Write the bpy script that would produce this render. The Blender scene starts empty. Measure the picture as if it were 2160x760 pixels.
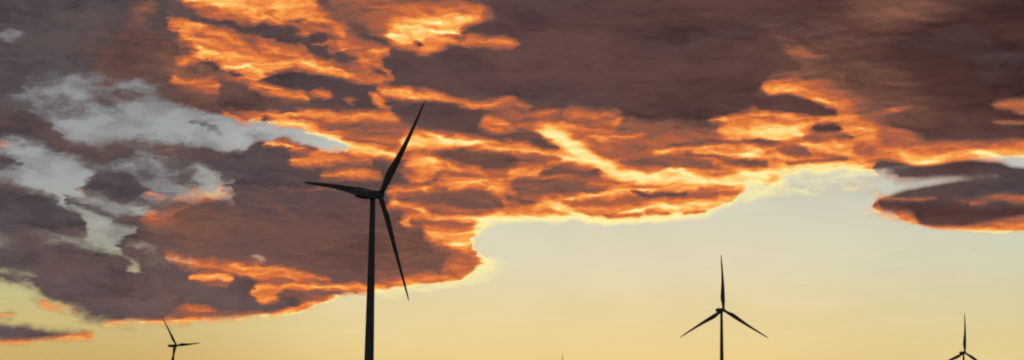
import bpy, bmesh, math, random
from mathutils import Vector, Matrix

random.seed(7)
scn = bpy.context.scene
COL = scn.collection
R = math.radians

# ------------------------------------------------------------------ view
# A photograph 2160 x 760 taken from standing height, tilted 8 degrees up.
PW, PH, FPX = 2160.0, 760.0, 3500.0
PITCH = math.atan(490.0 / 3500.0)
ROLL = 0.0117
CAM = Vector((0.0, 0.0, 1.7))


def direction(px, py):
    """World direction of a point of the photograph (camera looks along +Y)."""
    x = (px - PW / 2) / FPX
    y = (PH / 2 - py) / FPX
    x, y = x - ROLL * y, y + ROLL * x
    d = Vector((x, math.cos(PITCH) - y * math.sin(PITCH), math.sin(PITCH) + y * math.cos(PITCH)))
    return d.normalized()


def azel(px, py):
    d = direction(px, py)
    return math.degrees(math.atan2(d.x, d.y)), math.degrees(math.asin(d.z))


SPAN = 36.0      # degrees of sky per unit of the sky coordinates
PPD = 61.1      # photograph pixels per degree of sky near the middle

# ------------------------------------------------------------------ node helpers


class Nodes:
    def __init__(self, tree):
        self.t = tree

    def new(self, kind, **kw):
        n = self.t.nodes.new(kind)
        for k, v in kw.items():
            setattr(n, k, v)
        return n

    def put(self, sock, v):
        if isinstance(v, bpy.types.NodeSocket):
            self.t.links.new(v, sock)
        elif v is not None:
            sock.default_value = v

    def math(self, op, a, b=None, c=None, clamp=False):
        n = self.new('ShaderNodeMath', operation=op, use_clamp=clamp)
        self.put(n.inputs[0], a)
        self.put(n.inputs[1], b)
        self.put(n.inputs[2], c)
        return n.outputs[0]

    def vmath(self, op, a, b=None, c=None):
        n = self.new('ShaderNodeVectorMath', operation=op)
        self.put(n.inputs[0], a)
        self.put(n.inputs[1], b)
        if c is not None:
            self.put(n.inputs[2], c)
        return n.outputs[0]

    def xyz(self, x, y, z=0.0):
        n = self.new('ShaderNodeCombineXYZ')
        for s, v in zip(n.inputs, (x, y, z)):
            self.put(s, v)
        return n.outputs[0]

    def smooth(self, v, a, b, lo=0.0, hi=1.0, kind='SMOOTHSTEP'):
        n = self.new('ShaderNodeMapRange', interpolation_type=kind)
        n.clamp = True
        for s, x in zip(n.inputs[:5], (v, a, b, lo, hi)):
            self.put(s, x)
        return n.outputs[0]

    def mixf(self, f, a, b):
        n = self.new('ShaderNodeMix', data_type='FLOAT')
        self.put(n.inputs[0], f)
        self.put(n.inputs[2], a)
        self.put(n.inputs[3], b)
        return n.outputs[0]

    def mixc(self, f, a, b, blend='MIX'):
        n = self.new('ShaderNodeMix', data_type='RGBA', blend_type=blend)
        self.put(n.inputs[0], f)
        self.put(n.inputs[6], a)
        self.put(n.inputs[7], b)
        return n.outputs[2]

    def noise(self, vec, scale, detail=4, rough=0.5, dist=0.0, col=False, dim='3D'):
        n = self.new('ShaderNodeTexNoise', noise_dimensions=dim)
        self.put(n.inputs['Vector'], vec)
        n.inputs['Scale'].default_value = scale
        n.inputs['Detail'].default_value = detail
        n.inputs['Roughness'].default_value = rough
        n.inputs['Distortion'].default_value = dist
        return n.outputs['Color' if col else 'Fac']

    def ramp(self, f, stops, interp='LINEAR'):
        n = self.new('ShaderNodeValToRGB')
        cr = n.color_ramp
        cr.interpolation = interp
        cr.elements[0].position, cr.elements[0].color = stops[0][0], lin(stops[0][1])
        cr.elements[1].position, cr.elements[1].color = stops[-1][0], lin(stops[-1][1])
        for p, c in stops[1:-1]:
            e = cr.elements.new(p)
            e.color = lin(c)
        self.put(n.inputs[0], f)
        return n.outputs[0]

    def curve(self, f, pts):
        """A height curve: pts are (x, y); straight outside the ends."""
        n = self.new('ShaderNodeFloatCurve')
        m = n.mapping
        m.use_clip = False
        m.extend = 'HORIZONTAL'
        c = m.curves[0]
        c.points[0].location = pts[0]
        c.points[1].location = pts[-1]
        for p in pts[1:-1]:
            c.points.new(*p)
        for p in c.points:
            p.handle_type = 'AUTO_CLAMPED'
        m.update()
        self.put(n.inputs['Value'], f)
        return n.outputs[0]


def lin(c):
    def f(v):
        v /= 255.0
        return v / 12.92 if v <= 0.04045 else ((v + 0.055) / 1.055) ** 2.4
    return (f(c[0]), f(c[1]), f(c[2]), 1.0)


# ------------------------------------------------------------------ sky
# Cloud deck described by its banks, in azimuth/elevation round the observer.
# Every bank is (x, top, bottom) along its length.  'cover' banks say where there is cloud,
# 'glow' banks how much sunlight is painted into the cloud colour.
WARP1, WARP2, WARP3 = 28.0, 17.0, 3.5
COVER_SOFT, GLOW_SOFT = 3.3, 1.45
HALO = 2.6
RELIEF = 0.42
DARK_HIGH = [(0.25, (255, 255, 255)), (0.6, (232, 230, 230))]
TEX_LO, TEX_HI = 0.12, 0.68
COVER_TEX = 1.0
GLOW_RAMP = [(0.0, (66, 52, 54)), (0.15, (92, 70, 66)), (0.3, (142, 92, 74)), (0.45, (178, 97, 66)), (0.6, (221, 118, 62)),
             (0.75, (247, 149, 73)), (0.88, (255, 192, 98)), (1.0, (255, 240, 165))]
DARK_RAMP = [(0.03, (98, 90, 92)), (0.18, (104, 92, 93)), (0.35, (106, 86, 86)), (0.5, (111, 84, 82)), (0.7, (110, 81, 76)), (0.85, (97, 67, 60)), (1.0, (80, 56, 54))]
# elevation / 24 degrees.  y=760 -> 0.106 ... y=0 -> ~0.82
CLEAR_RAMP = [(0.0, (240, 196, 112)), (0.106, (240, 212, 144)), (0.162, (235, 215, 156)), (0.256, (228, 218, 176)), (0.303, (223, 219, 188)), (0.36, (219, 217, 192)), (0.444, (209, 209, 194)), (0.55, (198, 204, 199)), (1.0, (160, 166, 168))]
CLEAR_LEFT = [(0.0, (222, 172, 98)), (0.106, (212, 180, 112)), (0.162, (210, 191, 128)), (0.215, (203, 194, 138)), (0.27, (192, 188, 148)), (0.34, (176, 178, 164)), (0.45, (163, 168, 168)), (0.6, (154, 160, 164)), (1.0, (150, 156, 162))]
TONE = [
    (0.9, 30, [(1850, 320, 430), (1950, 320, 440), (2050, 315, 440), (2300, 320, 420)]),
    (0.85, 30, [(-60, -60, 180), (60, -60, 170), (170, -60, 150), (200, 0, 100)]),
    (0.5, 30, [(-60, 380, 700), (200, 380, 690), (330, 480, 690)]),
    (0.8, 14, (255, 392, 90, 40, 5)),
    (0.72, 22, [(520, 290, 400), (600, 290, 400), (700, 330, 400), (830, 340, 400)]),
    (0.18, 40, [(400, 420, 540), (520, 440, 590), (700, 450, 610), (860, 450, 610), (1040, 520, 600)]),
    (0.3, 40, [(300, 60, 260), (420, 150, 260), (600, 200, 250)]),
    (0.32, 40, (1900, 10, 150, 60, -8)),
]

COVER = [
    # the great deck and its lower edge
    (1.0, 5, [(-60, -400, 200), (0, -400, 215), (60, -400, 195), (100, -400, 175), (200, -400, 172), (290, -400, 180), (350, -400, 212), (420, -400, 235), (500, -400, 255), (560, -400, 275), (640, -400, 292), (700, -400, 318), (735, -400, 400), (780, -400, 470), (880, -400, 500), (960, -400, 508), (985, -400, 512), (1005, -400, 498), (1030, -400, 478), (1050, -400, 468), (1100, -400, 466), (1200, -400, 470), (1320, -400, 473), (1420, -400, 467), (1490, -400, 455), (1540, -400, 432), (1600, -400, 425), (1640, -400, 405), (1670, -400, 375), (1720, -400, 366), (1850, -400, 360), (1920, -400, 352), (1990, -400, 345), (2050, -400, 335), (2110, -400, 331), (2160, -400, 333), (2300, -400, 335)]),
    # low bank behind the large turbine
    (1.0, 5, [(330, 440, 600), (370, 425, 672), (440, 420, 676), (500, 330, 672), (540, 300, 670), (600, 300, 666), (640, 310, 655), (690, 330, 635), (730, 330, 618), (790, 400, 622), (830, 400, 622), (870, 430, 608), (930, 470, 600), (985, 505, 590), (1010, 535, 580), (1040, 556, 570)]),
    # grey banks on the left
    (1.0, 5, [(-60, 500, 590), (0, 510, 596), (60, 505, 612), (100, 505, 632), (140, 505, 648), (180, 512, 668), (220, 520, 680), (260, 535, 684), (300, 560, 683), (350, 570, 680), (400, 560, 675)]),
    (1.0, 4, [(-60, 400, 500), (0, 388, 503), (40, 398, 502), (80, 404, 502), (120, 430, 502), (160, 455, 502), (180, 480, 498)]),
    (1.0, 5, [(-60, 210, 300), (0, 218, 296), (50, 225, 302), (100, 250, 315), (150, 290, 335), (200, 292, 350), (260, 296, 348), (310, 315, 345)]),
    (0.62, 7, [(290, 298, 340), (340, 300, 395), (400, 310, 350)]),
    (0.95, 5, [(370, 302, 348), (420, 305, 352), (480, 310, 375), (540, 298, 400), (600, 285, 420), (660, 305, 430), (740, 325, 430)]),
    (1.0, 4, [(-60, 318, 362), (0, 320, 362), (30, 325, 358), (50, 340, 350)]),
    (1.0, 4, [(170, 385, 405), (200, 365, 412), (240, 358, 425), (280, 362, 428), (320, 375, 415), (345, 385, 395)]),
    (0.75, 6, (405, 375, 26, 22, 0)),
    (0.6, 8, [(330, 395, 425), (400, 400, 425), (480, 400, 425)]),
    (1.0, 3, [(130, 412, 425), (160, 420, 435), (200, 436, 450), (240, 445, 465), (280, 450, 475), (310, 460, 478)]),
    (0.8, 5, [(300, 405, 425), (340, 425, 455), (360, 440, 470)]),
    (0.55, 5, [(130, 195, 225), (180, 205, 240)]),
    (0.75, 6, (222, 215, 32, 18, 30)),
    (0.8, 5, (262, 195, 38, 16, 20)),
    (0.7, 7, (60, 215, 75, 22, 10)),
    (0.6, 6, (150, 232, 55, 18, 5)),
    (0.75, 5, (440, 270, 28, 7, 15)),
    (0.7, 5, (410, 258, 12, 6, 10)),
    (0.7, 7, (330, 320, 50, 18, 10)),
    (0.55, 6, (300, 522, 26, 9, 20)),
    (0.85, 6, (350, 556, 42, 22, 10)),
    (0.55, 7, [(60, 168, 208), (150, 160, 184), (250, 164, 190), (350, 192, 228)]),
    # gaps of clear air
    (0.6, 3, [(-60, 562, 578), (0, 563, 582), (40, 572, 588), (90, 582, 590)]),
    (0.55, 3, [(60, 498, 504), (110, 500, 507), (170, 503, 512)]),
    (0.35, 5, (286, 560, 13, 12, 0)),
    (0.3, 6, [(425, 352, 372), (450, 358, 400), (475, 375, 415), (488, 385, 400)]),
    (0.35, 4, (330, 385, 24, 12, 10)),
    (0.3, 4, [(365, 542, 546), (400, 552, 556), (430, 556, 559)]),
    (0.3, 4, (540, 547, 16, 5, 10)),
    (0.3, 4, (530, 260, 40, 7, 10)),
    (0.25, 6, (20, 72, 26, 10, -10)),
    (0.05, 4, [(540, 276, 284), (600, 278, 300), (650, 284, 312), (690, 298, 322), (735, 312, 322)]),
    # lens clouds on the right
    (0.42, 6, [(1890, 370, 398), (1950, 366, 392), (2010, 364, 384), (2090, 362, 378)]),
    (1.0, 4, [(1870, 362, 376), (1900, 356, 375), (1960, 347, 374), (2020, 339, 372), (2080, 338, 369), (2110, 341, 372), (2140, 350, 380), (2300, 358, 400)]),
    (1.0, 3.5, [(1846, 420, 450), (1870, 412, 458), (1920, 400, 472), (1970, 391, 483), (2020, 382, 487), (2080, 374, 490), (2120, 370, 491), (2300, 372, 480)]),
    (0.45, 4, [(1780, 392, 398), (1820, 396, 410), (1860, 404, 416)]),
    (0.5, 4, [(1810, 444, 452), (1850, 444, 458), (1890, 450, 464)]),
    (0.45, 4, [(1760, 366, 374), (1820, 362, 378), (1890, 364, 378)]),
    # small low lenses on the left
    (1.0, 3, [(-60, 682, 723), (0, 685, 722), (60, 688, 721), (120, 694, 719), (170, 701, 714), (196, 706, 710)]),
    (0.9, 3, [(-60, 658, 669), (0, 658, 668), (30, 661, 665)]),
    (0.55, 5, (118, 646, 38, 9, 12)),
    # thin wisps
    (0.5, 7, [(1000, 570, 604), (1030, 545, 596), (1060, 552, 578)]),
    (0.5, 5, [(790, 615, 632), (830, 610, 634), (870, 604, 618), (1000, 590, 602)]),
    (0.52, 8, [(1560, 400, 425), (1620, 378, 420), (1680, 384, 414), (1740, 392, 408)]),
    (0.42, 6, [(1650, 366, 372), (1750, 372, 392), (1830, 382, 396), (1850, 388, 392)]),
    (0.5, 4, [(1040, 556, 568), (1060, 558, 565), (1090, 560, 563)]),
]
GLOW = [
    # warm underside of the low bank and deck
    (0.20, 40, [(340, 430, 600), (450, 430, 600), (600, 360, 610), (800, 380, 640), (1040, 420, 640)]),
    (0.24, 25, [(340, 440, 530), (400, 440, 540), (470, 430, 520)]),
    (0.27, 30, [(800, 520, 600), (900, 500, 610), (1000, 530, 600)]),
    (0.2, 30, [(180, 60, 140), (260, 40, 160), (330, 30, 170), (400, 180, 240), (480, 190, 240)]),
    (0.26, 22, [(360, 100, 170), (420, 150, 220), (500, 170, 235), (560, 190, 245)]),
    (0.3, 20, (300, 20, 30, 25, 0)),
    (0.27, 30, (1900, 20, 130, 50, -10)),
    (0.22, 30, (1700, 110, 110, 40, 10)),
    (0.24, 60, [(1450, 120, 280), (1600, 60, 280), (1800, 60, 280), (1950, 180, 300)]),
    (0.22, 40, [(1040, 190, 260), (1200, 200, 270), (1400, 230, 290)]),
    # top left orange
    (0.42, 16, [(370, 20, 60), (400, -20, 90), (460, -20, 150), (540, -20, 165), (620, -20, 160), (680, 20, 165), (740, 60, 180), (800, 100, 175)]),
    (0.76, 9, [(380, -60, 2), (430, -60, 15), (480, -60, 38), (540, -60, 44), (600, -60, 38), (640, -60, 20)]),
    (0.66, 6, [(620, 18, 30), (660, 30, 44), (700, 48, 58), (728, 60, 66)]),
    (0.14, 8, [(350, 0, 20), (400, 10, 35), (450, 30, 50), (500, 45, 68), (540, 55, 72)]),
    (0.76, 9, [(368, 55, 75), (395, 55, 100), (420, 75, 130), (450, 95, 140), (480, 110, 148), (520, 110, 165), (550, 120, 172), (575, 125, 168), (610, 115, 140), (650, 120, 145), (700, 128, 160), (750, 140, 166), (790, 155, 170)]),
    (0.66, 7, (480, 82, 28, 8, 15)),
    (0.62, 7, (420, 60, 30, 10, 25)),
    (0.12, 7, [(545, 50, 72), (580, 45, 88), (610, 50, 95), (640, 60, 88)]),
    (0.3, 6, (525, 90, 18, 10, 10)),
    (0.6, 6, (560, 95, 26, 12, 20)),
    (0.62, 5, (660, 78, 26, 8, 10)),
    (0.16, 6, [(640, 84, 105), (680, 70, 118), (720, 78, 122), (745, 108, 125)]),
    (0.55, 4, (682, 93, 24, 3, -3)),
    (0.14, 6, (450, 142, 26, 8, 15)),
    (0.62, 6, (395, 132, 18, 9, 0)),
    (0.6, 5, [(370, 160, 170), (420, 168, 180), (460, 172, 186)]),
    (0.2, 6, (500, 155, 16, 8, 0)),
    # dark shelf under it
    (0.13, 8, [(545, 175, 185), (590, 146, 200), (630, 150, 215), (680, 158, 225), (740, 165, 232), (800, 180, 236), (860, 200, 238), (900, 215, 240)]),
    (0.13, 8, [(480, 185, 235), (540, 195, 235), (600, 208, 238), (660, 222, 240)]),
    (0.64, 5, [(540, 178, 188), (575, 186, 203), (610, 195, 215), (645, 208, 219)]),
    (0.6, 5, (675, 200, 19, 11, -10)),
    (0.42, 5, (742, 212, 9, 9, 0)),
    (0.66, 4, (800, 214, 24, 8, 40)),
    # hook
    (0.45, 8, [(700, 80, 110), (740, 85, 150), (780, 100, 165), (820, 120, 165)]),
    (0.66, 5, [(715, 92, 102), (750, 112, 125), (790, 132, 146), (830, 148, 158), (850, 156, 161)]),
    (0.62, 4, [(755, 122, 134), (785, 108, 120), (815, 103, 110)]),
    (0.16, 5, (795, 150, 20, 6, 20)),
    (0.14, 5, (725, 118, 22, 8, 20)),
    # top centre flare
    (0.37, 20, [(720, -60, 40), (780, -60, 60), (840, -40, 110), (920, 0, 115), (1000, 5, 90), (1040, 25, 60)]),
    (0.4, 18, (830, 20, 60, 30, 30)),
    (0.8, 10, [(838, 50, 92), (870, 38, 92), (905, 32, 88), (940, 24, 82), (970, 22, 72), (1000, 24, 62), (1014, 30, 50)]),
    (0.86, 9, [(850, 62, 88), (880, 55, 84), (930, 48, 76), (965, 44, 62)]),
    (0.66, 5, [(870, 92, 104), (900, 98, 110), (930, 98, 110)]),
    (0.13, 4, (874, 92, 7, 4, 0)),
    (0.1, 10, [(980, 60, 80), (1020, 50, 80), (1080, 40, 84), (1150, 40, 200)]),
    # dark central mass
    (0.09, 10, [(820, 118, 150), (860, 108, 185), (900, 115, 198), (950, 100, 206), (1000, 98, 214), (1060, 102, 206), (1120, 60, 224), (1250, 0, 240), (1400, 0, 258), (1500, 0, 262), (1600, 60, 215)]),
    (0.7, 5, [(982, 80, 88), (1020, 84, 95), (1060, 86, 98), (1080, 90, 97)]),
    (0.7, 5, [(795, 184, 192), (830, 189, 206), (880, 196, 212), (930, 204, 218), (970, 213, 229), (1010, 214, 226), (1060, 208, 221), (1100, 216, 225), (1115, 224, 226)]),
    # fiery belt
    (0.36, 22, [(1040, 240, 300), (1120, 222, 340), (1250, 232, 340), (1400, 262, 340), (1500, 262, 340), (1560, 235, 340), (1620, 180, 340), (1660, 150, 340), (1730, 160, 330), (1800, 200, 330), (1870, 250, 340), (1940, 290, 340)]),
    (0.47, 12, [(470, 240, 250), (540, 234, 265), (600, 232, 278), (650, 232, 292), (700, 238, 312), (760, 240, 330), (820, 250, 345), (880, 262, 400), (950, 272, 420), (1020, 276, 450), (1080, 270, 470), (1140, 262, 470), (1200, 275, 475), (1300, 290, 475), (1400, 305, 475), (1500, 290, 470), (1560, 265, 440), (1620, 240, 440), (1700, 235, 430), (1760, 235, 420), (1800, 250, 400), (1840, 280, 370), (1900, 305, 362), (2000, 302, 352), (2080, 302, 345), (2300, 298, 345)]),
    (0.4, 5, [(640, 250, 258), (700, 252, 262), (780, 256, 266), (860, 262, 272)]),
    (0.62, 5, [(560, 238, 246), (640, 236, 244), (740, 238, 250), (840, 244, 256)]),
    (0.15, 9, [(840, 222, 250), (900, 222, 262), (960, 224, 275), (1010, 232, 290), (1060, 240, 300), (1100, 272, 300), (1150, 290, 308)]),
    (0.58, 5, [(1020, 252, 272), (1045, 246, 276), (1075, 256, 272)]),
    (0.45, 5, (1060, 270, 36, 5, 10)),
    (0.94, 7, [(530, 254, 264), (600, 258, 270), (650, 268, 284), (690, 280, 300), (730, 295, 314), (770, 306, 322), (810, 316, 330), (840, 324, 334)]),
    (0.36, 6, [(720, 284, 290), (780, 292, 300), (830, 298, 306)]),
    (0.92, 6, [(850, 290, 310), (900, 284, 305), (960, 290, 305), (1020, 300, 310), (1080, 306, 318), (1140, 312, 328), (1200, 324, 342), (1260, 336, 348)]),
    (0.9, 7, [(1132, 268, 282), (1160, 264, 288), (1185, 272, 305), (1210, 295, 325), (1240, 315, 342), (1275, 336, 354), (1300, 346, 362)]),
    (1.0, 5, [(1150, 272, 284), (1180, 282, 302), (1215, 308, 326), (1250, 326, 344), (1290, 346, 360)]),
    (1.0, 5, [(1300, 358, 370), (1380, 370, 382), (1480, 374, 386), (1580, 366, 382), (1640, 354, 370), (1700, 350, 362)]),
    (0.2, 5, [(1080, 280, 296), (1120, 278, 300), (1150, 292, 310), (1175, 306, 314)]),
    (0.15, 9, [(600, 345, 380), (640, 352, 400), (720, 345, 400), (780, 340, 400), (830, 345, 395), (862, 322, 345)]),
    (0.66, 5, [(618, 334, 346), (650, 330, 351), (690, 322, 346), (730, 330, 342), (785, 334, 344)]),
    (0.55, 5, [(680, 364, 374), (740, 362, 378), (800, 364, 374)]),
    (0.3, 6, (700, 400, 80, 5, 0)),
    (0.28, 6, [(912, 318, 330), (950, 312, 342), (1010, 316, 356), (1060, 318, 354), (1110, 326, 350), (1160, 338, 348)]),
    (0.74, 7, [(860, 345, 360), (900, 345, 368), (960, 350, 372), (1010, 358, 372)]),
    (0.86, 6, (905, 338, 45, 8, 5)),
    (0.28, 6, [(925, 366, 384), (970, 362, 386), (1015, 368, 382)]),
    (0.3, 6, (860, 360, 26, 8, 10)),
    (0.75, 6, [(1080, 355, 372), (1130, 352, 368), (1180, 350, 360), (1210, 356, 364)]),
    (0.27, 6, [(1140, 364, 372), (1190, 345, 372), (1240, 348, 376), (1285, 352, 372)]),
    (0.24, 7, [(815, 410, 418), (860, 404, 428), (910, 396, 440), (960, 392, 446), (1010, 394, 446), (1045, 404, 440), (1058, 424, 434)]),
    (0.7, 5, [(820, 398, 408), (880, 392, 402), (940, 384, 393), (1010, 384, 392), (1060, 395, 410)]),
    (0.8, 6, [(826, 424, 436), (850, 420, 440), (880, 424, 446), (900, 436, 454)]),
    (0.45, 8, (950, 440, 60, 8, 5)),
    (0.93, 6, [(860, 466, 474), (930, 460, 470), (1000, 455, 468), (1060, 455, 474), (1110, 456, 475)]),
    (0.3, 5, [(870, 470, 480), (920, 467, 487), (970, 466, 487), (1000, 468, 482)]),
    (0.88, 6, [(900, 488, 497), (940, 489, 510), (975, 488, 520), (1000, 480, 515), (1030, 468, 498), (1050, 464, 485)]),
    # lower central belt
    (0.28, 6, [(1085, 386, 404), (1110, 372, 425), (1150, 376, 412), (1190, 382, 410), (1230, 384, 406)]),
    (0.3, 6, [(1232, 392, 412), (1260, 398, 420), (1290, 406, 418)]),
    (0.36, 5, [(1110, 410, 440), (1150, 420, 430)]),
    (0.4, 6, [(1200, 412, 440), (1260, 422, 440), (1320, 420, 432)]),
    (0.38, 6, [(1330, 414, 426), (1380, 404, 422), (1430, 396, 416), (1490, 398, 412), (1560, 396, 414), (1600, 386, 410)]),
    (0.4, 5, [(1250, 376, 388), (1300, 382, 396), (1350, 386, 396)]),
    (0.78, 5, [(1130, 440, 448), (1160, 424, 440), (1180, 430, 448)]),
    (0.84, 6, [(1290, 404, 412), (1340, 396, 404), (1400, 388, 398), (1460, 390, 396)]),
    (1.0, 6, [(1010, 462, 500), (1040, 455, 490), (1100, 451, 480), (1200, 453, 480), (1300, 456, 482), (1400, 450, 478), (1460, 440, 470), (1520, 430, 462)]),
    (0.9, 6, [(1300, 446, 452), (1380, 434, 446), (1460, 422, 440), (1540, 416, 440), (1600, 412, 440), (1680, 404, 430), (1740, 396, 420)]),
    (0.5, 4, [(1240, 447, 454), (1300, 448, 456), (1350, 450, 455)]),
    (0.48, 4, [(1365, 448, 455), (1420, 448, 454)]),
    (0.5, 4, [(1450, 446, 452), (1490, 443, 449)]),
    (0.96, 7, [(1270, 346, 362), (1310, 356, 376), (1360, 364, 384), (1420, 368, 386), (1500, 368, 388), (1560, 364, 388), (1610, 355, 384), (1650, 348, 376), (1700, 344, 368), (1780, 342, 364), (1860, 342, 362)]),
    (0.32, 6, [(1320, 334, 350), (1380, 328, 354), (1440, 332, 354), (1500, 342, 356)]),
    (0.55, 7, [(1200, 232, 250), (1250, 238, 256), (1300, 240, 262)]),
    (0.4, 10, [(1300, 290, 325), (1400, 292, 322), (1500, 290, 318)]),
    (0.66, 4, [(1260, 283, 290), (1310, 281, 290), (1350, 278, 286)]),
    (0.82, 5, [(1470, 320, 330), (1540, 316, 328), (1620, 322, 334), (1700, 328, 338)]),
    (0.3, 3, [(1450, 326, 332), (1500, 328, 336), (1540, 332, 342), (1620, 340, 348)]),
    (0.72, 8, [(1520, 268, 290), (1570, 262, 300), (1640, 262, 300), (1700, 262, 290)]),
    (0.93, 6, [(1590, 276, 286), (1630, 268, 288), (1690, 272, 284)]),
    (0.64, 9, [(1622, 172, 196), (1660, 168, 202), (1700, 180, 214), (1740, 198, 232), (1780, 218, 250), (1805, 240, 256)]),
    (0.72, 5, [(1628, 186, 194), (1665, 186, 198), (1700, 198, 212), (1740, 214, 230)]),
    (0.68, 7, [(1640, 238, 250), (1700, 246, 262), (1760, 250, 290), (1810, 262, 300), (1850, 275, 300)]),
    (0.1, 6, [(1590, 206, 220), (1640, 200, 236), (1690, 206, 244), (1730, 222, 245), (1765, 232, 244)]),
    (0.18, 5, [(1716, 262, 274), (1745, 260, 280), (1780, 268, 281)]),
    (0.3, 4, [(1695, 284, 292), (1740, 286, 298), (1790, 280, 296)]),
    (0.78, 6, [(1690, 300, 318), (1740, 298, 320), (1790, 305, 322)]),
    (0.33, 5, [(1640, 306, 318), (1680, 308, 330), (1710, 318, 330)]),
    (0.42, 5, (1600, 300, 40, 7, 5)),
    (0.42, 20, [(1860, 270, 310), (1920, 290, 325)]),
    (0.74, 9, [(1840, 334, 372), (1900, 326, 366), (1960, 320, 352), (2020, 314, 345), (2080, 310, 338), (2300, 308, 340)]),
    (0.9, 5, [(1880, 344, 354), (1940, 340, 350), (1990, 334, 344)]),
    (0.8, 9, [(1640, 375, 420), (1700, 376, 420), (1850, 370, 400)]),
    (0.2, 8, [(540, 276, 282), (580, 222, 236), (640, 222, 234), (720, 222, 234)]),
    (0.3, 6, [(600, 248, 252), (700, 256, 264), (800, 262, 272), (860, 268, 274)]),
    (0.24, 7, [(930, 320, 332), (980, 324, 346), (1040, 326, 350), (1090, 332, 346)]),
    (0.3, 6, [(1080, 340, 346), (1130, 326, 338), (1180, 330, 338)]),
    (0.28, 7, [(840, 414, 424), (900, 410, 430), (970, 406, 434), (1030, 412, 432)]),
    (0.3, 7, [(1100, 392, 412), (1160, 388, 404), (1220, 388, 402)]),
    (0.34, 6, [(1340, 412, 418), (1420, 404, 412), (1520, 402, 410)]),
    (0.32, 8, [(1330, 336, 348), (1390, 334, 350), (1460, 338, 350)]),
    (0.32, 8, [(1300, 262, 276), (1380, 262, 280), (1450, 276, 288)]),
    # fine filaments along the belt
    (0.8, 3, [(560, 300, 304), (600, 306, 311), (640, 318, 322)]),
    (0.7, 3, [(560, 236, 240), (620, 240, 244), (700, 240, 245), (800, 246, 250)]),
    (0.3, 3, [(690, 268, 272), (760, 272, 277), (850, 280, 284)]),
    (0.72, 3, [(870, 378, 382), (930, 374, 379), (1000, 376, 381), (1050, 388, 392)]),
    (0.28, 3, [(820, 388, 391), (880, 384, 388), (930, 378, 382)]),
    (0.78, 3, [(940, 398, 400), (1000, 388, 391), (1060, 384, 389)]),
    (0.2, 4, [(1330, 400, 406), (1400, 410, 416), (1450, 404, 410)]),
    (0.85, 3, [(1180, 420, 424), (1250, 414, 419), (1320, 404, 408)]),
    (0.8, 3, [(1150, 436, 440), (1240, 438, 443), (1330, 436, 440), (1400, 428, 433)]),
    (0.25, 4, [(1400, 306, 312), (1470, 300, 306), (1560, 294, 300), (1640, 296, 302)]),
    (0.8, 3, [(1380, 318, 322), (1450, 312, 317), (1520, 308, 313), (1600, 312, 318)]),
    (0.3, 4, [(1650, 340, 345), (1720, 336, 342), (1790, 332, 338)]),
    (0.72, 3, [(1500, 252, 256), (1560, 246, 251), (1620, 240, 245)]),
    (0.6, 4, [(1180, 256, 262), (1240, 266, 272), (1300, 268, 272)]),
    # stray flecks
    (0.5, 5, (1878, 236, 30, 5, -10)),
    (0.35, 6, (1680, 112, 45, 8, 8)),
    (0.56, 5, [(2098, 218, 224), (2130, 214, 228), (2300, 214, 230)]),
    (0.52, 4, (2158, 236, 14, 5, 0)),
    (0.36, 4, [(2090, 255, 262), (2300, 255, 263)]),
    (0.52, 4, (1150, 235, 24, 5, -10)),
    (0.5, 4, (1095, 263, 26, 4, -10)),
    (0.45, 6, (1082, 93, 10, 8, 0)),
    # rims of the low bank
    (0.5, 12, [(960, 530, 600), (1000, 525, 600), (1050, 535, 590)]),
    (0.6, 8, [(790, 606, 628), (830, 600, 632), (862, 588, 620), (900, 588, 612), (950, 582, 606), (990, 560, 602), (1010, 540, 598), (1050, 540, 590)]),
    (0.95, 6, [(798, 616, 640), (830, 608, 640), (862, 596, 630), (900, 594, 625), (950, 588, 620), (1000, 574, 612), (1018, 550, 604), (1050, 545, 600), (1100, 545, 590)]),
    (0.5, 7, [(815, 600, 615), (860, 590, 600), (920, 586, 594), (985, 560, 580), (1008, 545, 560)]),
    (0.78, 4, [(555, 605, 614), (620, 602, 610), (700, 603, 612), (785, 608, 618)]),
    (0.66, 4, [(362, 540, 545), (400, 546, 556), (440, 552, 562), (500, 554, 576), (560, 560, 588), (620, 572, 591), (680, 586, 593), (700, 590, 594)]),
    (0.74, 4, [(418, 580, 594), (450, 578, 597), (486, 582, 592)]),
    (0.66, 4, [(548, 605, 636), (575, 606, 640), (600, 610, 626), (640, 606, 618)]),
    (0.3, 4, [(590, 620, 636), (640, 616, 634), (698, 620, 630)]),
    (0.7, 3, [(220, 680, 692), (280, 678, 692), (340, 675, 690), (400, 668, 688), (480, 668, 685), (560, 664, 680), (605, 655, 675), (625, 640, 670), (660, 636, 655), (712, 626, 645)]),
    (0.36, 6, [(340, 668, 674), (400, 656, 668), (460, 658, 666), (560, 655, 662)]),
    (0.5, 4, (415, 650, 38, 7, 0)),
    (0.6, 3, (430, 655, 25, 3, 0)),
    (0.6, 4, (12, 302, 18, 4, 0)),
    (0.58, 5, (118, 646, 42, 12, 12)),
    (0.6, 4, (140, 401, 26, 5, 0)),
    (0.7, 5, [(375, 406, 422), (410, 404, 424), (440, 402, 422), (470, 400, 412)]),
    (0.6, 4, (325, 412, 20, 6, 10)),
    (0.36, 9, [(300, 462, 470), (340, 445, 474), (390, 440, 452)]),
    (0.66, 4, (325, 452, 12, 7, 20)),
    (0.62, 5, (16, 664, 26, 4, 0)),
    (0.62, 4, [(-60, 718, 730), (60, 717, 728), (120, 710, 726), (160, 704, 720), (205, 700, 716)]),
    (0.5, 5, (500, 244, 16, 5, 10)),
    # lens rims
    (0.62, 8, [(1770, 388, 402), (1830, 392, 420), (1850, 398, 420)]),
    (0.66, 6, [(1800, 440, 456), (1850, 440, 462)]),
    (0.12, 5, [(1860, 336, 372), (1950, 350, 376), (2050, 336, 374), (2160, 342, 376), (2300, 342, 376)]),
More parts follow.
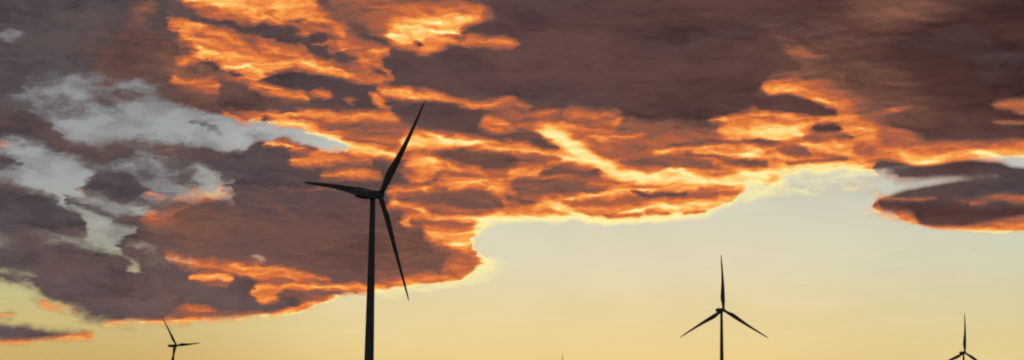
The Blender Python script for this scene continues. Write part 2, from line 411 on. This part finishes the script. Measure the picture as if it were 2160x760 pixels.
    (0.14, 6, [(1870, 400, 450), (1950, 395, 470), (2050, 380, 475), (2110, 380, 470)]),
    (0.45, 5, [(1835, 412, 420), (1880, 415, 422), (1940, 417, 424), (1975, 417, 422)]),
    (0.6, 6, [(1830, 448, 460), (1880, 450, 470), (1930, 460, 476)]),
    (0.42, 7, [(1920, 480, 482), (1985, 478, 496), (2050, 474, 500), (2110, 462, 500), (2300, 440, 500)]),
    (0.72, 4, [(1930, 482, 484), (1985, 485, 496), (2050, 482, 498), (2120, 474, 500), (2300, 455, 500)]),
    (0.28, 10, [(2010, 424, 426), (2060, 414, 434), (2110, 406, 430), (2150, 412, 440), (2300, 420, 480)]),
    (0.5, 5, [(2045, 430, 431), (2075, 424, 430), (2105, 415, 423), (2140, 416, 426), (2300, 420, 440)]),
]


SUN_AZ, SUN_EL = R(8.0), R(2.2)


def build_sky():
    w = bpy.data.worlds.new('World')
    scn.world = w
    w.use_nodes = True
    t = w.node_tree
    t.nodes.clear()
    N = Nodes(t)
    tc = N.new('ShaderNodeTexCoord')
    d = tc.outputs['Generated']
    sep = N.new('ShaderNodeSeparateXYZ')
    N.put(sep.inputs[0], d)
    az = N.math('ARCTAN2', sep.outputs[0], sep.outputs[1])
    el = N.math('ARCSINE', sep.outputs[2])
    # s, h: sky position in units of 36 degrees, the middle of the view at s = 0.5
    s0 = N.math('MULTIPLY_ADD', az, 180 / math.pi / SPAN, 0.5)
    h0 = N.math('MULTIPLY', el, 180 / math.pi / SPAN)

    def coord0(py):
        return azel(400, py)[1] / SPAN

    # air motion that frays the clouds: big folds, then small tatters, longer than high
    st = N.xyz(N.math('MULTIPLY', s0, 1.0), N.math('MULTIPLY', h0, 1.9))
    n1 = N.noise(st, 18, 3, 0.55, col=True)
    n2 = N.noise(N.vmath('MULTIPLY', st, (1.0, 1.35, 1.0)), 55, 3, 0.6, col=True)
    o1 = N.vmath('SUBTRACT', n1, (0.5, 0.5, 0.5))
    o2 = N.vmath('SUBTRACT', n2, (0.5, 0.5, 0.5))
    u = 1.0 / (PPD * SPAN)            # one photograph pixel
    wv = N.vmath('MULTIPLY', o1, (WARP1 * 1.6 * u, WARP1 * u, 0))
    wv = N.vmath('MULTIPLY_ADD', o2, (WARP2 * 1.9 * u, WARP2 * 0.8 * u, 0), wv)
    n3 = N.noise(st, 190, 3, 0.6, col=True)
    wv = N.vmath('MULTIPLY_ADD', N.vmath('SUBTRACT', n3, (0.5, 0.5, 0.5)), (WARP3 * 1.2 * u, WARP3 * u, 0), wv)
    base = N.xyz(s0, h0)
    # the air is rougher on the left, smooth round the lens clouds on the right
    rough = N.math('MULTIPLY', N.smooth(s0, 0.46, 0.22, 1.0, 1.7), N.smooth(s0, 0.80, 0.87, 1.0, 0.35))
    rough = N.math('MULTIPLY', rough, N.smooth(h0, coord0(690), coord0(600), 0.35, 1.0))
    wn = N.new('ShaderNodeVectorMath', operation='SCALE')
    N.put(wn.inputs[0], wv)
    N.put(wn.inputs['Scale'], rough)
    wp = N.vmath('ADD', base, wn.outputs[0])
    sp = N.new('ShaderNodeSeparateXYZ')
    N.put(sp.inputs[0], wp)
    s, h = sp.outputs[0], sp.outputs[1]

    def coord(px, py):
        a, e = azel(px, py)
        return a / SPAN + 0.5, e / SPAN

    cur = {'s': s, 'h': h, 'wp': wp}

    def bank_mask(shape, soft, strength=1.0, halo=False):
        s, h, wp = cur['s'], cur['h'], cur['wp']
        if len(shape) == 5 and not isinstance(shape[0], tuple):      # ellipse cx, cy, rx, ry, tilt
            cx, cy, rx, ry, tilt = shape
            a, e = coord(cx, cy)
            mp = N.new('ShaderNodeMapping', vector_type='TEXTURE')
            N.put(mp.inputs[0], wp)
            mp.inputs['Location'].default_value = (a, e, 0)
            mp.inputs['Rotation'].default_value = (0, 0, R(-tilt))
            mp.inputs['Scale'].default_value = (rx * u, ry * u, 1)
            n = N.new('ShaderNodeVectorMath', operation='LENGTH')
            N.put(n.inputs[0], mp.outputs[0])
            k = min(0.9, soft / min(rx, ry))
            return N.smooth(n.outputs['Value'], 1 + k, 1 - k, 0, strength)
        pts = sorted(shape)
        x0, x1 = pts[0][0], pts[-1][0]
        # close both ends
        def close(p, q, x):
            m = (p[1] + p[2]) / 2
            e = soft * (HALO if halo else 2)
            return (x, m + e, m - e)
        if x0 > -20:
            pts = [close(pts[0], 0, x0 - max(16 if halo else 6, 0.7 * (pts[0][2] - pts[0][1])))] + pts
        if x1 < 2180:
            pts = pts + [close(pts[-1], 0, x1 + max(16 if halo else 6, 0.7 * (pts[-1][2] - pts[-1][1])))]
        up, lo = [], []
        for x, a, b in pts:
            up.append(coord(x, a))
            lo.append(coord(x, b))
        cu = N.curve(s, up)
        cl = N.curve(s, lo)
        m = N.math('MINIMUM', N.math('SUBTRACT', cu, h), N.math('SUBTRACT', h, cl))
        if halo:                # lit edges fade slowly into the shade
            k = N.smooth(m, -soft * u * HALO, soft * u * 0.7, 0, 1, 'LINEAR')
            return N.math('MULTIPLY', k, k if strength == 1.0 else N.math('MULTIPLY', k, strength))
        return N.smooth(m, -soft * u, soft * u, 0, strength)

    def paint(prev, items, gain):
        for k, (val, soft, shape) in enumerate(items):
            soft = soft * gain
            xs = [q[0] for q in shape] if isinstance(shape[0], tuple) else [shape[0]]
            if gain > 2.5 and min(xs) < 480 and max(xs) < 700:
                soft *= 1.6          # the old grey clouds on the left are fluffier
            if k % 6 == 5:          # keeps the shader compiler from holding every bank at once
                cur['s'] = N.math('MULTIPLY_ADD', prev, 1e-9, s)
                cur['wp'] = N.xyz(cur['s'], h)
            st_ = 1.0
            if isinstance(val, tuple):
                val, st_ = val
            prev = N.mixf(bank_mask(shape, soft, st_, gain == GLOW_SOFT and val > 0.5), prev, val)
        return prev

    cover = paint(0.0, COVER, COVER_SOFT)
    glow = paint(N.math('MULTIPLY_ADD', cover, 1e-9, 0.10), GLOW, GLOW_SOFT)

    # texture of the cloud itself
    st2 = N.vmath('MULTIPLY', wp, (0.9, 3.3, 1.0))
    t1 = N.noise(st2, 22, 3, 0.55, 0.9)
    t2 = N.noise(st2, 60, 3, 0.5, 0.7)
    # relief: light on the undersides of the folds, painted into the cloud colour
    low = N.vmath('ADD', st2, (-7 * u, -2.8 * 9 * u, 0))
    t1b = N.noise(low, 22, 3, 0.55, 0.9)
    t2b = N.noise(low, 60, 3, 0.5, 0.7)
    fold = N.math('ADD', N.math('MULTIPLY', N.math('SUBTRACT', t1, t1b), 2.2), N.math('MULTIPLY', N.math('SUBTRACT', t2, t2b), 0.45))
    flat = N.math('ADD', N.math('SUBTRACT', t1, 0.5), N.math('MULTIPLY', N.math('SUBTRACT', t2, 0.5), 0.5))
    tex = N.math('MULTIPLY_ADD', fold, RELIEF, N.math('MULTIPLY', flat, 0.75))
    puff = N.math('SUBTRACT', N.noise(N.vmath('MULTIPLY', wp, (1.0, 1.7, 1.0)), 34, 4, 0.62, 0.3), 0.5)
    left = N.smooth(s0, 0.32, 0.18)
    ctex = N.math('MULTIPLY', N.math('ADD', N.math('MULTIPLY', flat, 0.7), N.math('MULTIPLY', puff, N.smooth(left, 0, 1, 0.9, 1.35, 'LINEAR'))), COVER_TEX)
    ctex = N.math('MULTIPLY', ctex, N.smooth(s0, 0.80, 0.87, 1.0, 0.3))
    gate = N.math('MULTIPLY', N.math('MULTIPLY', cover, N.math('SUBTRACT', 1.0, cover)), 4.0, clamp=True)
    gate = N.math('MAXIMUM', N.math('POWER', gate, 0.5), N.math('MULTIPLY', left, 0.65))
    ctex = N.math('MULTIPLY', ctex, gate)
    ragged = N.smooth(N.math('ADD', ctex, cover), N.smooth(left, 0, 1, 0.14, 0.04, 'LINEAR'), N.smooth(left, 0, 1, 0.84, 0.92, 'LINEAR'))
    amp = N.math('MULTIPLY', N.smooth(glow, 0.26, 0.55, TEX_LO, TEX_HI, 'LINEAR'), N.smooth(glow, 0.8, 0.95, 1.0, 0.45))
    # sunlight through the thin edges of the deck, painted as extra glow
    thin = N.math('MULTIPLY', N.math('MULTIPLY', ragged, N.math('SUBTRACT', 1.0, ragged)), N.math('MULTIPLY', N.smooth(s0, 0.15, 0.5, 0.3, 2.2), N.smooth(s0, 0.80, 0.87, 1.0, 0.35)))
    g = N.math('MULTIPLY_ADD', tex, amp, N.math('ADD', glow, thin), clamp=True)
    rampc = N.ramp(g, GLOW_RAMP)
    # shaded cloud: hue drifts across the deck, lower banks are thinner and paler
    dk = N.ramp(s0, DARK_RAMP)
    tone = paint(N.math('MULTIPLY_ADD', glow, 1e-9, 0.5), TONE, 1.0)
    drift = N.noise(N.vmath('MULTIPLY', wp, (1.0, 2.6, 1.0)), 6, 4, 0.55, 0.6)
    tone = N.math('MULTIPLY_ADD', N.math('SUBTRACT', drift, 0.55), 1.2, tone)
    dk = N.mixc(N.smooth(tone, 0.5, 1.0, kind='LINEAR'), dk, (0.150, 0.122, 0.125, 1))
    dk = N.mixc(N.smooth(tone, 0.5, 0.0, kind='LINEAR'), dk, (0.23, 0.118, 0.092, 1))
    dkn = N.math('MULTIPLY_ADD', fold, 0.11, N.noise(st2, 7, 5, 0.6))
    dkn = N.math('ADD', dkn, N.math('MULTIPLY', puff, N.smooth(left, 0, 1, 0.15, 0.7, 'LINEAR')))
    dk = N.mixc(1.0, dk, N.ramp(dkn, [(0.28, (180, 178, 186)), (0.5, (230, 227, 228)), (0.70, (255, 247, 240))]), 'MULTIPLY')
    dk = N.mixc(1.0, dk, N.ramp(N.math('MULTIPLY', h0, 2.4), DARK_HIGH), 'MULTIPLY')
    hot = N.smooth(g, 0.10, 0.40)
    cloud = N.mixc(hot, dk, rampc)

    # clear air: a Nishita dusk sky for the light and a measured dusk gradient over it
    sky = N.new('ShaderNodeTexSky', sky_type='NISHITA')
    sky.sun_disc = False
    sky.sun_elevation = SUN_EL
    sky.sun_rotation = SUN_AZ
    sky.air_density = 1.6
    sky.dust_density = 3.0
    b0, b1 = azel(1080, 760)[1] / SPAN, azel(1080, 0)[1] / SPAN
    hr = N.smooth(h0, b0 - 0.106 / 0.714 * (b1 - b0), b1 + 0.18 / 0.714 * (b1 - b0), 0, 1, 'LINEAR')
    gr = N.ramp(hr, CLEAR_RAMP)
    gl = N.ramp(hr, CLEAR_LEFT)
    side = N.smooth(s0, 0.38, 0.12)
    clear = N.mixc(side, gr, gl)
    side2 = N.smooth(s0, 0.62, 0.95)
    clear = N.mixc(N.math('MULTIPLY', side2, 0.8), clear, N.mixc(1.0, clear, (0.86, 0.93, 0.96, 1), 'MULTIPLY'))
    clear = N.mixc(0.04, clear, N.mixc(1.0, sky.outputs[0], (0.1, 0.1, 0.1, 1), 'MULTIPLY'))
    veil = N.noise(N.vmath('MULTIPLY', wp, (1.0, 1.9, 1.0)), 20, 4, 0.55, 0.3)
    veil = N.math('MULTIPLY', N.smooth(veil, 0.36, 0.70, 0, 0.72), N.math('MULTIPLY', N.smooth(s0, 0.34, 0.24), N.smooth(hr, 0.22, 0.32)))
    clear = N.mixc(veil, clear, lin((122, 116, 120)))
    cirrus = N.noise(N.vmath('MULTIPLY', base, (1.0, 7.0, 1.0)), 9, 5, 0.6, 0.8)
    clear = N.mixc(N.math('MULTIPLY', N.smooth(cirrus, 0.48, 0.75, 0, 0.22), N.smooth(s0, 0.25, 0.4)), clear, lin((246, 226, 186)))
    cn = N.noise(st, 7, 3, 0.5)
    clear = N.mixc(1.0, clear, N.ramp(cn, [(0.3, (248, 247, 246)), (0.7, (255, 255, 255))]), 'MULTIPLY')

    front = N.mixc(ragged, clear, cloud)

    # unseen rest of the dome, made dim so the turbines stay dark
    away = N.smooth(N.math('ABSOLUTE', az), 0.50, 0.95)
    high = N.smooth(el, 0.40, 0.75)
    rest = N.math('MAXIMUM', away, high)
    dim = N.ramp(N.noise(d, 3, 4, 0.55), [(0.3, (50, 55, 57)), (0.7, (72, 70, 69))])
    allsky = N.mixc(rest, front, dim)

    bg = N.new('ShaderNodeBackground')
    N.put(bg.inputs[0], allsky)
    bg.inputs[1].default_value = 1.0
    out = N.new('ShaderNodeOutputWorld')
    t.links.new(bg.outputs[0], out.inputs[0])
    scn.cycles.max_bounces = 3
    scn.cycles.diffuse_bounces = 2
    w.cycles.sampling_method = 'MANUAL'
    w.cycles.sample_map_resolution = 256
    print('sky nodes', len(t.nodes))


build_sky()

# ------------------------------------------------------------------ materials


def paint_material(name, base, rough, tint):
    m = bpy.data.materials.new(name)
    m.use_nodes = True
    N = Nodes(m.node_tree)
    b = m.node_tree.nodes['Principled BSDF']
    tc = N.new('ShaderNodeTexCoord').outputs['Object']
    streak = N.vmath('MULTIPLY', tc, (1.0, 1.0, 0.06))
    n = N.noise(streak, 1.3, 5, 0.6)
    fine = N.noise(tc, 5, 4, 0.6)
    k = N.math('MULTIPLY', n, fine)
    c = N.mixc(N.smooth(k, 0.12, 0.42), tint + (1,), base + (1,))
    N.put(b.inputs['Base Color'], c)
    N.put(b.inputs['Roughness'], N.smooth(fine, 0.3, 0.7, rough, rough + 0.15))
    return m


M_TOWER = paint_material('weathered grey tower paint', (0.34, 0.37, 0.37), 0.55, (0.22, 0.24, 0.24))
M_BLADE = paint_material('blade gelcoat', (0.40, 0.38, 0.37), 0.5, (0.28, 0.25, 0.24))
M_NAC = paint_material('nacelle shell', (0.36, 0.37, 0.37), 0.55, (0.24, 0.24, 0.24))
M_METAL = paint_material('dark instrument metal', (0.08, 0.08, 0.085), 0.5, (0.04, 0.04, 0.04))


def ground_material():
    m = bpy.data.materials.new('dry grass field')
    m.use_nodes = True
    N = Nodes(m.node_tree)
    b = m.node_tree.nodes['Principled BSDF']
    tc = N.new('ShaderNodeTexCoord').outputs['Object']
    a = N.noise(tc, 0.012, 6, 0.6)
    f = N.noise(tc, 1.5, 6, 0.7)
    c = N.mixc(N.smooth(a, 0.35, 0.65), (0.035, 0.045, 0.018, 1), (0.075, 0.062, 0.030, 1))
    c = N.mixc(N.smooth(f, 0.3, 0.7), c, (0.03, 0.028, 0.016, 1))
    N.put(b.inputs['Base Color'], c)
    b.inputs['Roughness'].default_value = 0.95
    return m


# ------------------------------------------------------------------ mesh helpers


def obj(name, bm, mat, parent=None, smooth=True):
    me = bpy.data.meshes.new(name)
    bmesh.ops.recalc_face_normals(bm, faces=bm.faces)
    bm.to_mesh(me)
    bm.free()
    me.materials.append(mat)
    if smooth:
        for p in me.polygons:
            p.use_smooth = True
    o = bpy.data.objects.new(name, me)
    COL.objects.link(o)
    o.parent = parent
    return o


def loft(bm, rings, caps=True):
    vs = [[bm.verts.new(p) for p in r] for r in rings]
    n = len(rings[0])
    for a, b in zip(vs, vs[1:]):
        for i in range(n):
            bm.faces.new((a[i], a[(i + 1) % n], b[(i + 1) % n], b[i]))
    if caps:
        bm.faces.new(vs[0])
        bm.faces.new(vs[-1])
    return vs


def circle(r, z, n=40, cx=0, cy=0):
    return [(cx + r * math.cos(2 * math.pi * i / n), cy + r * math.sin(2 * math.pi * i / n), z) for i in range(n)]


def tower_bm(height, rb, rt):
    bm = bmesh.new()
    rings = []
    k = 24
    for i in range(k + 1):
        z = height * i / k
        r = rb + (rt - rb) * i / k
        rings.append(circle(r, z))
    loft(bm, rings)
    return bm


def rounded_section(w, h, n=28, e=4.0):
    out = []
    for i in range(n):
        a = 2 * math.pi * i / n
        c, s = math.cos(a), math.sin(a)
        x = math.copysign(abs(c) ** (2 / e), c) * w / 2
        z = math.copysign(abs(s) ** (2 / e), s) * h / 2
        out.append((x, z))
    return out


def nacelle_bm(k):
    """Along +Y towards the rotor; the tower axis is at y = 0, z = 0 the tower top."""
    bm = bmesh.new()
    rings = []
    # y, width, height, z of the middle
    for y, w, h, zc in ((3.05, 2.2, 2.4, 1.85), (2.9, 2.7, 2.9, 1.85), (2.2, 3.1, 3.3, 1.82), (0.5, 3.3, 3.5, 1.78),
                        (-3.0, 3.3, 3.5, 1.85), (-5.6, 3.2, 3.2, 2.0), (-7.6, 3.0, 2.7, 2.2), (-8.3, 2.8, 2.3, 2.35),
                        (-8.5, 2.3, 1.8, 2.4)):
        rings.append([(x * k, y * k, (zc + z) * k) for x, z in rounded_section(w, h)])
    loft(bm, rings)
    return bm


def spinner_bm(k):
    """Nose cone, along +Y from the front of the nacelle, centred on the rotor axis."""
    bm = bmesh.new()
    rings = []
    for y, r in ((-1.2, 1.25), (-1.0, 1.45), (0.4, 1.5), (1.1, 1.3), (1.7, 0.95), (2.1, 0.5), (2.22, 0.15)):
        rings.append([(r * k * math.cos(2 * math.pi * i / 32), y * k, r * k * math.sin(2 * math.pi * i / 32))
                      for i in range(32)])
    loft(bm, rings)
    return bm


def blade_bm(length, k):
    """Root at the origin, blade along +Z, rotor axis +Y, leading edge towards +X."""
    bm = bmesh.new()
    rings = []
    n = 28
    # fraction, chord, thickness ratio, twist (deg)
    prof = [(0.0, 2.0, 1.0, 14), (0.035, 2.0, 1.0, 14), (0.08, 2.3, 0.78, 14), (0.13, 2.9, 0.5, 13), (0.19, 3.35, 0.33, 11),
            (0.24, 3.3, 0.28, 10), (0.32, 2.95, 0.25, 8), (0.42, 2.45, 0.22, 6), (0.52, 2.05, 0.2, 4.5), (0.62, 1.72, 0.18, 3),
            (0.72, 1.45, 0.18, 2), (0.82, 1.18, 0.17, 1), (0.90, 0.95, 0.16, 0.5), (0.95, 0.72, 0.16, 0),
            (0.98, 0.5, 0.16, 0), (1.0, 0.18, 0.2, 0)]
    for f, ch, th, tw in prof:
        ch *= k * 1.08
        z = f * length
        round_ = max(0.0, min(1.0, (0.19 - f) / 0.155))
        ring = []
        for i in range(n):
            a = 2 * math.pi * i / n
            c, s = math.cos(a), math.sin(a)
            x = (c * 0.5) * ch + (1 - round_) * (-0.18) * ch
            # aerofoil: thick near the leading edge, thin at the trailing edge
            shape = 1.0 if round_ >= 1 else round_ + (1 - round_) * (0.55 + 0.45 * c)
            y = s * 0.5 * ch * th * shape
            t = R(tw)
            X = x * math.cos(t) - y * math.sin(t)
            Y = x * math.sin(t) + y * math.cos(t)
            Y -= 0.034 * length * f * f          # bent back by the wind
            X += 0.014 * length * math.sin(math.pi * f)   # gentle sweep
            ring.append((X, Y, z))
        rings.append(ring)
    loft(bm, rings)
    return bm


def anemometer_bm(k):
    bm = bmesh.new()
    loft(bm, [circle(0.05 * k, 0, 8), circle(0.035 * k, 1.5 * k, 8)])
    for dx in (-0.45, 0.45):
        loft(bm, [circle(0.03 * k, 1.45 * k, 8, dx * k, 0), circle(0.03 * k, 1.8 * k, 8, dx * k, 0)])
        loft(bm, [circle(0.02 * k, 1.8 * k, 8, dx * k, 0), circle(0.13 * k, 1.84 * k, 8, dx * k, 0),
                  circle(0.13 * k, 1.94 * k, 8, dx * k, 0)])
    loft(bm, [[(x * k, y * k, z * k) for y, z in ((-.03, 1.44), (.03, 1.44), (.03, 1.5), (-.03, 1.5))] for x in (-.48, .48)])
    return bm


def beacon_bm(k):
    bm = bmesh.new()
    loft(bm, [circle(0.16 * k, 0, 16), circle(0.16 * k, 0.25 * k, 16), circle(0.13 * k, 0.3 * k, 16),
              circle(0.13 * k, 0.55 * k, 16), circle(0.05 * k, 0.62 * k, 16)])
    return bm


HUB_H, BLADE, OVERHANG = 86.0, 45.0, 4.1
TILT = R(6)                      # shaft tilted up towards the rotor
TOP = HUB_H - 1.85
HUB_AT = Vector((0, 0, TOP)) + Matrix.Rotation(TILT, 3, 'X') @ Vector((0, OVERHANG, 1.85))


def build_turbine():
    """Base at the origin, rotor towards +Y, hub height set by the tower; one blade straight up."""
    root = bpy.data.objects.new('wind_turbine', None)
    COL.objects.link(root)
    tw = obj('tower', tower_bm(HUB_H - 1.85, 2.15, 1.02), M_TOWER, root)
    nac = obj('nacelle', nacelle_bm(1.0), M_NAC, root)
    nac.location = (0, 0, TOP + 0.003)
    nac.rotation_euler = (TILT, 0, 0)
    an = obj('wind_sensor_mast', anemometer_bm(1.0), M_METAL, nac)
    an.location = (0, -6.9, 3.42)
    bc = obj('beacon', beacon_bm(1.0), M_METAL, nac)
    bc.location = (0.6, -5.2, 3.5)
    hub = obj('hub', spinner_bm(1.0), M_NAC, root)
    hub.location = HUB_AT
    hub.rotation_euler = (TILT, 0, 0)
    for i in range(3):
        b = obj('blade', blade_bm(BLADE - 1.0, 1.0), M_BLADE, root)
        set_blade(b, 90 + 120 * i)
    return root


def set_blade(b, deg):
    """deg: angle of the blade seen from in front (viewer looks along -Y of the turbine), 90 = up."""
    a = R(deg - 90)
    # seen from +Y looking back, the viewer's right is -X of the turbine
    m = Matrix.Translation(HUB_AT) @ Matrix.Rotation(TILT, 4, 'X') @ Matrix.Rotation(a, 4, 'Y') @ Matrix.Translation((0, 0, 1.0))
    b.matrix_local = m




def copy_tree(o, parent=None):
    c = o.copy()
    COL.objects.link(c)
    c.parent = parent
    for ch in list(o.children):
        copy_tree(ch, c)
    return c


def tag(o, label, cat=None, group=None, kind=None):
    if label:
        o['label'] = label
    if cat:
        o['category'] = cat
    if group:
        o['group'] = group
    if kind:
        o['kind'] = kind


# hub as sighted in the photograph, distance in metres, heading of the rotor away from the
# line to the viewer (degrees), angle of the first blade, label
TURBINES = [
    (802, 411, 657, 132.7, 131.2, 'nearest and largest wind turbine, its rotor half sideways in front of the clouds'),
    (1526, 654, 1349, 156.0, 91.2, 'mid-sized wind turbine in clear sky, whole rotor visible, one blade straight up'),
    (372, 729, 2008, 130.9, 56.8, 'small wind turbine under the grey cloud bank, one blade level to the right'),
    (2035, 744, 1875, 158.0, 94.5, 'small wind turbine at the far right, two blades cut by the lower edge'),
    (1189, 798, 3100, 150.0, 90.0, 'most distant wind turbine, only a faint blade tip showing at the lower edge'),
]
proto = build_turbine()
for i, (px, py, D, yaw, ph, label) in enumerate(TURBINES):
    o = proto if i == 0 else copy_tree(proto)
    d = direction(px, py)
    axis = Vector((0, math.cos(PITCH), math.sin(PITCH)))
    p = CAM + d * (D / d.dot(axis))          # rotor centre
    to_cam = Vector((-d.x, -d.y, 0)).normalized()
    right = Vector((-to_cam.y, to_cam.x, 0))
    head = to_cam * math.cos(R(yaw)) + right * math.sin(R(yaw))
    o.rotation_euler = (0, 0, math.atan2(-head.x, head.y))
    base = p - head * HUB_AT.y
    o.location = (base.x, base.y, p.z - HUB_AT.z)
    blades = [c for c in o.children if c.name.startswith('blade')]
    for j, b in enumerate(sorted(blades, key=lambda b: b.name)):
        set_blade(b, ph + 120 * j)
    tag(o, label, 'wind turbine', 'wind turbines of the wind farm')
    print('turbine', i, 'D', D, 'base', tuple(round(v, 1) for v in o.location))
    TURBINES[i] = o.location.copy()

# ------------------------------------------------------------------ ground
# rolling field out to the horizon that carries every turbine's base
def ground():
    bm = bmesh.new()
    feet = TURBINES

    def height(x, y):
        z, wsum = 0.0, 0.0
        wcam = 1.0 / (1 + (x * x + y * y) / 150 ** 2) ** 1.5
        tot = wcam * 0.0
        wt = wcam + 0.02
        for f in feet:
            q = ((x - f.x) ** 2 + (y - f.y) ** 2)
            k = 1.0 / (1 + q / 60 ** 2) ** 1.5 * (1 - wcam)
            tot += k * f.z
            wt += k
        return tot / wt
    radii = [0]
    r = 15.0
    while r < 9000:
        radii.append(r)
        r *= 1.12
    radii.append(60000)
    seg = 180
    prev = [bm.verts.new((0, 0, 0))]
    for r in radii[1:]:
        ring = []
        for i in range(seg):
            a = 2 * math.pi * i / seg
            x, y = r * math.cos(a), r * math.sin(a)
            ring.append(bm.verts.new((x, y, height(x, y) if r < 9000 else -20)))
        if len(prev) == 1:
            for i in range(seg):
                bm.faces.new((prev[0], ring[i], ring[(i + 1) % seg]))
        else:
            for i in range(seg):
                bm.faces.new((prev[i], ring[i], ring[(i + 1) % seg], prev[(i + 1) % seg]))
        prev = ring
    g = obj('ground', bm, ground_material())
    tag(g, 'dark grassy field below the wind farm', kind='structure')


ground()

# ------------------------------------------------------------------ light and camera
sl = bpy.data.lights.new('sun', 'SUN')
sl.energy = 0.4
sl.angle = R(0.5)
sl.color = (1.0, 0.62, 0.36)
so = bpy.data.objects.new('sun', sl)
COL.objects.link(so)
sd = Vector((math.sin(SUN_AZ) * math.cos(SUN_EL), math.cos(SUN_AZ) * math.cos(SUN_EL), math.sin(SUN_EL)))
so.rotation_euler = sd.to_track_quat('Z', 'Y').to_euler()
so.location = (0, 0, 200)

cd = bpy.data.cameras.new('camera')
cam = bpy.data.objects.new('camera', cd)
COL.objects.link(cam)
cd.sensor_fit = 'HORIZONTAL'
cd.sensor_width = 36.0
cd.lens = 36.0 * FPX / PW
cd.clip_start = 0.1
cd.clip_end = 200000
cam.location = CAM
c_right = Vector((1, 0, 0))
c_up = Vector((0, -math.sin(PITCH), math.cos(PITCH)))
c_right, c_up = (c_right + ROLL * c_up).normalized(), (c_up - ROLL * c_right).normalized()
cam.rotation_euler = Matrix((c_right, c_up, c_right.cross(c_up))).transposed().to_euler()
scn.camera = cam

vs = scn.view_settings
vs.view_transform = 'Standard'
vs.look = 'None'
vs.exposure = 0.0
vs.gamma = 1.0
vs.use_curve_mapping = False
scn.display_settings.display_device = 'sRGB'
scn.cycles.filter_width = 2.0
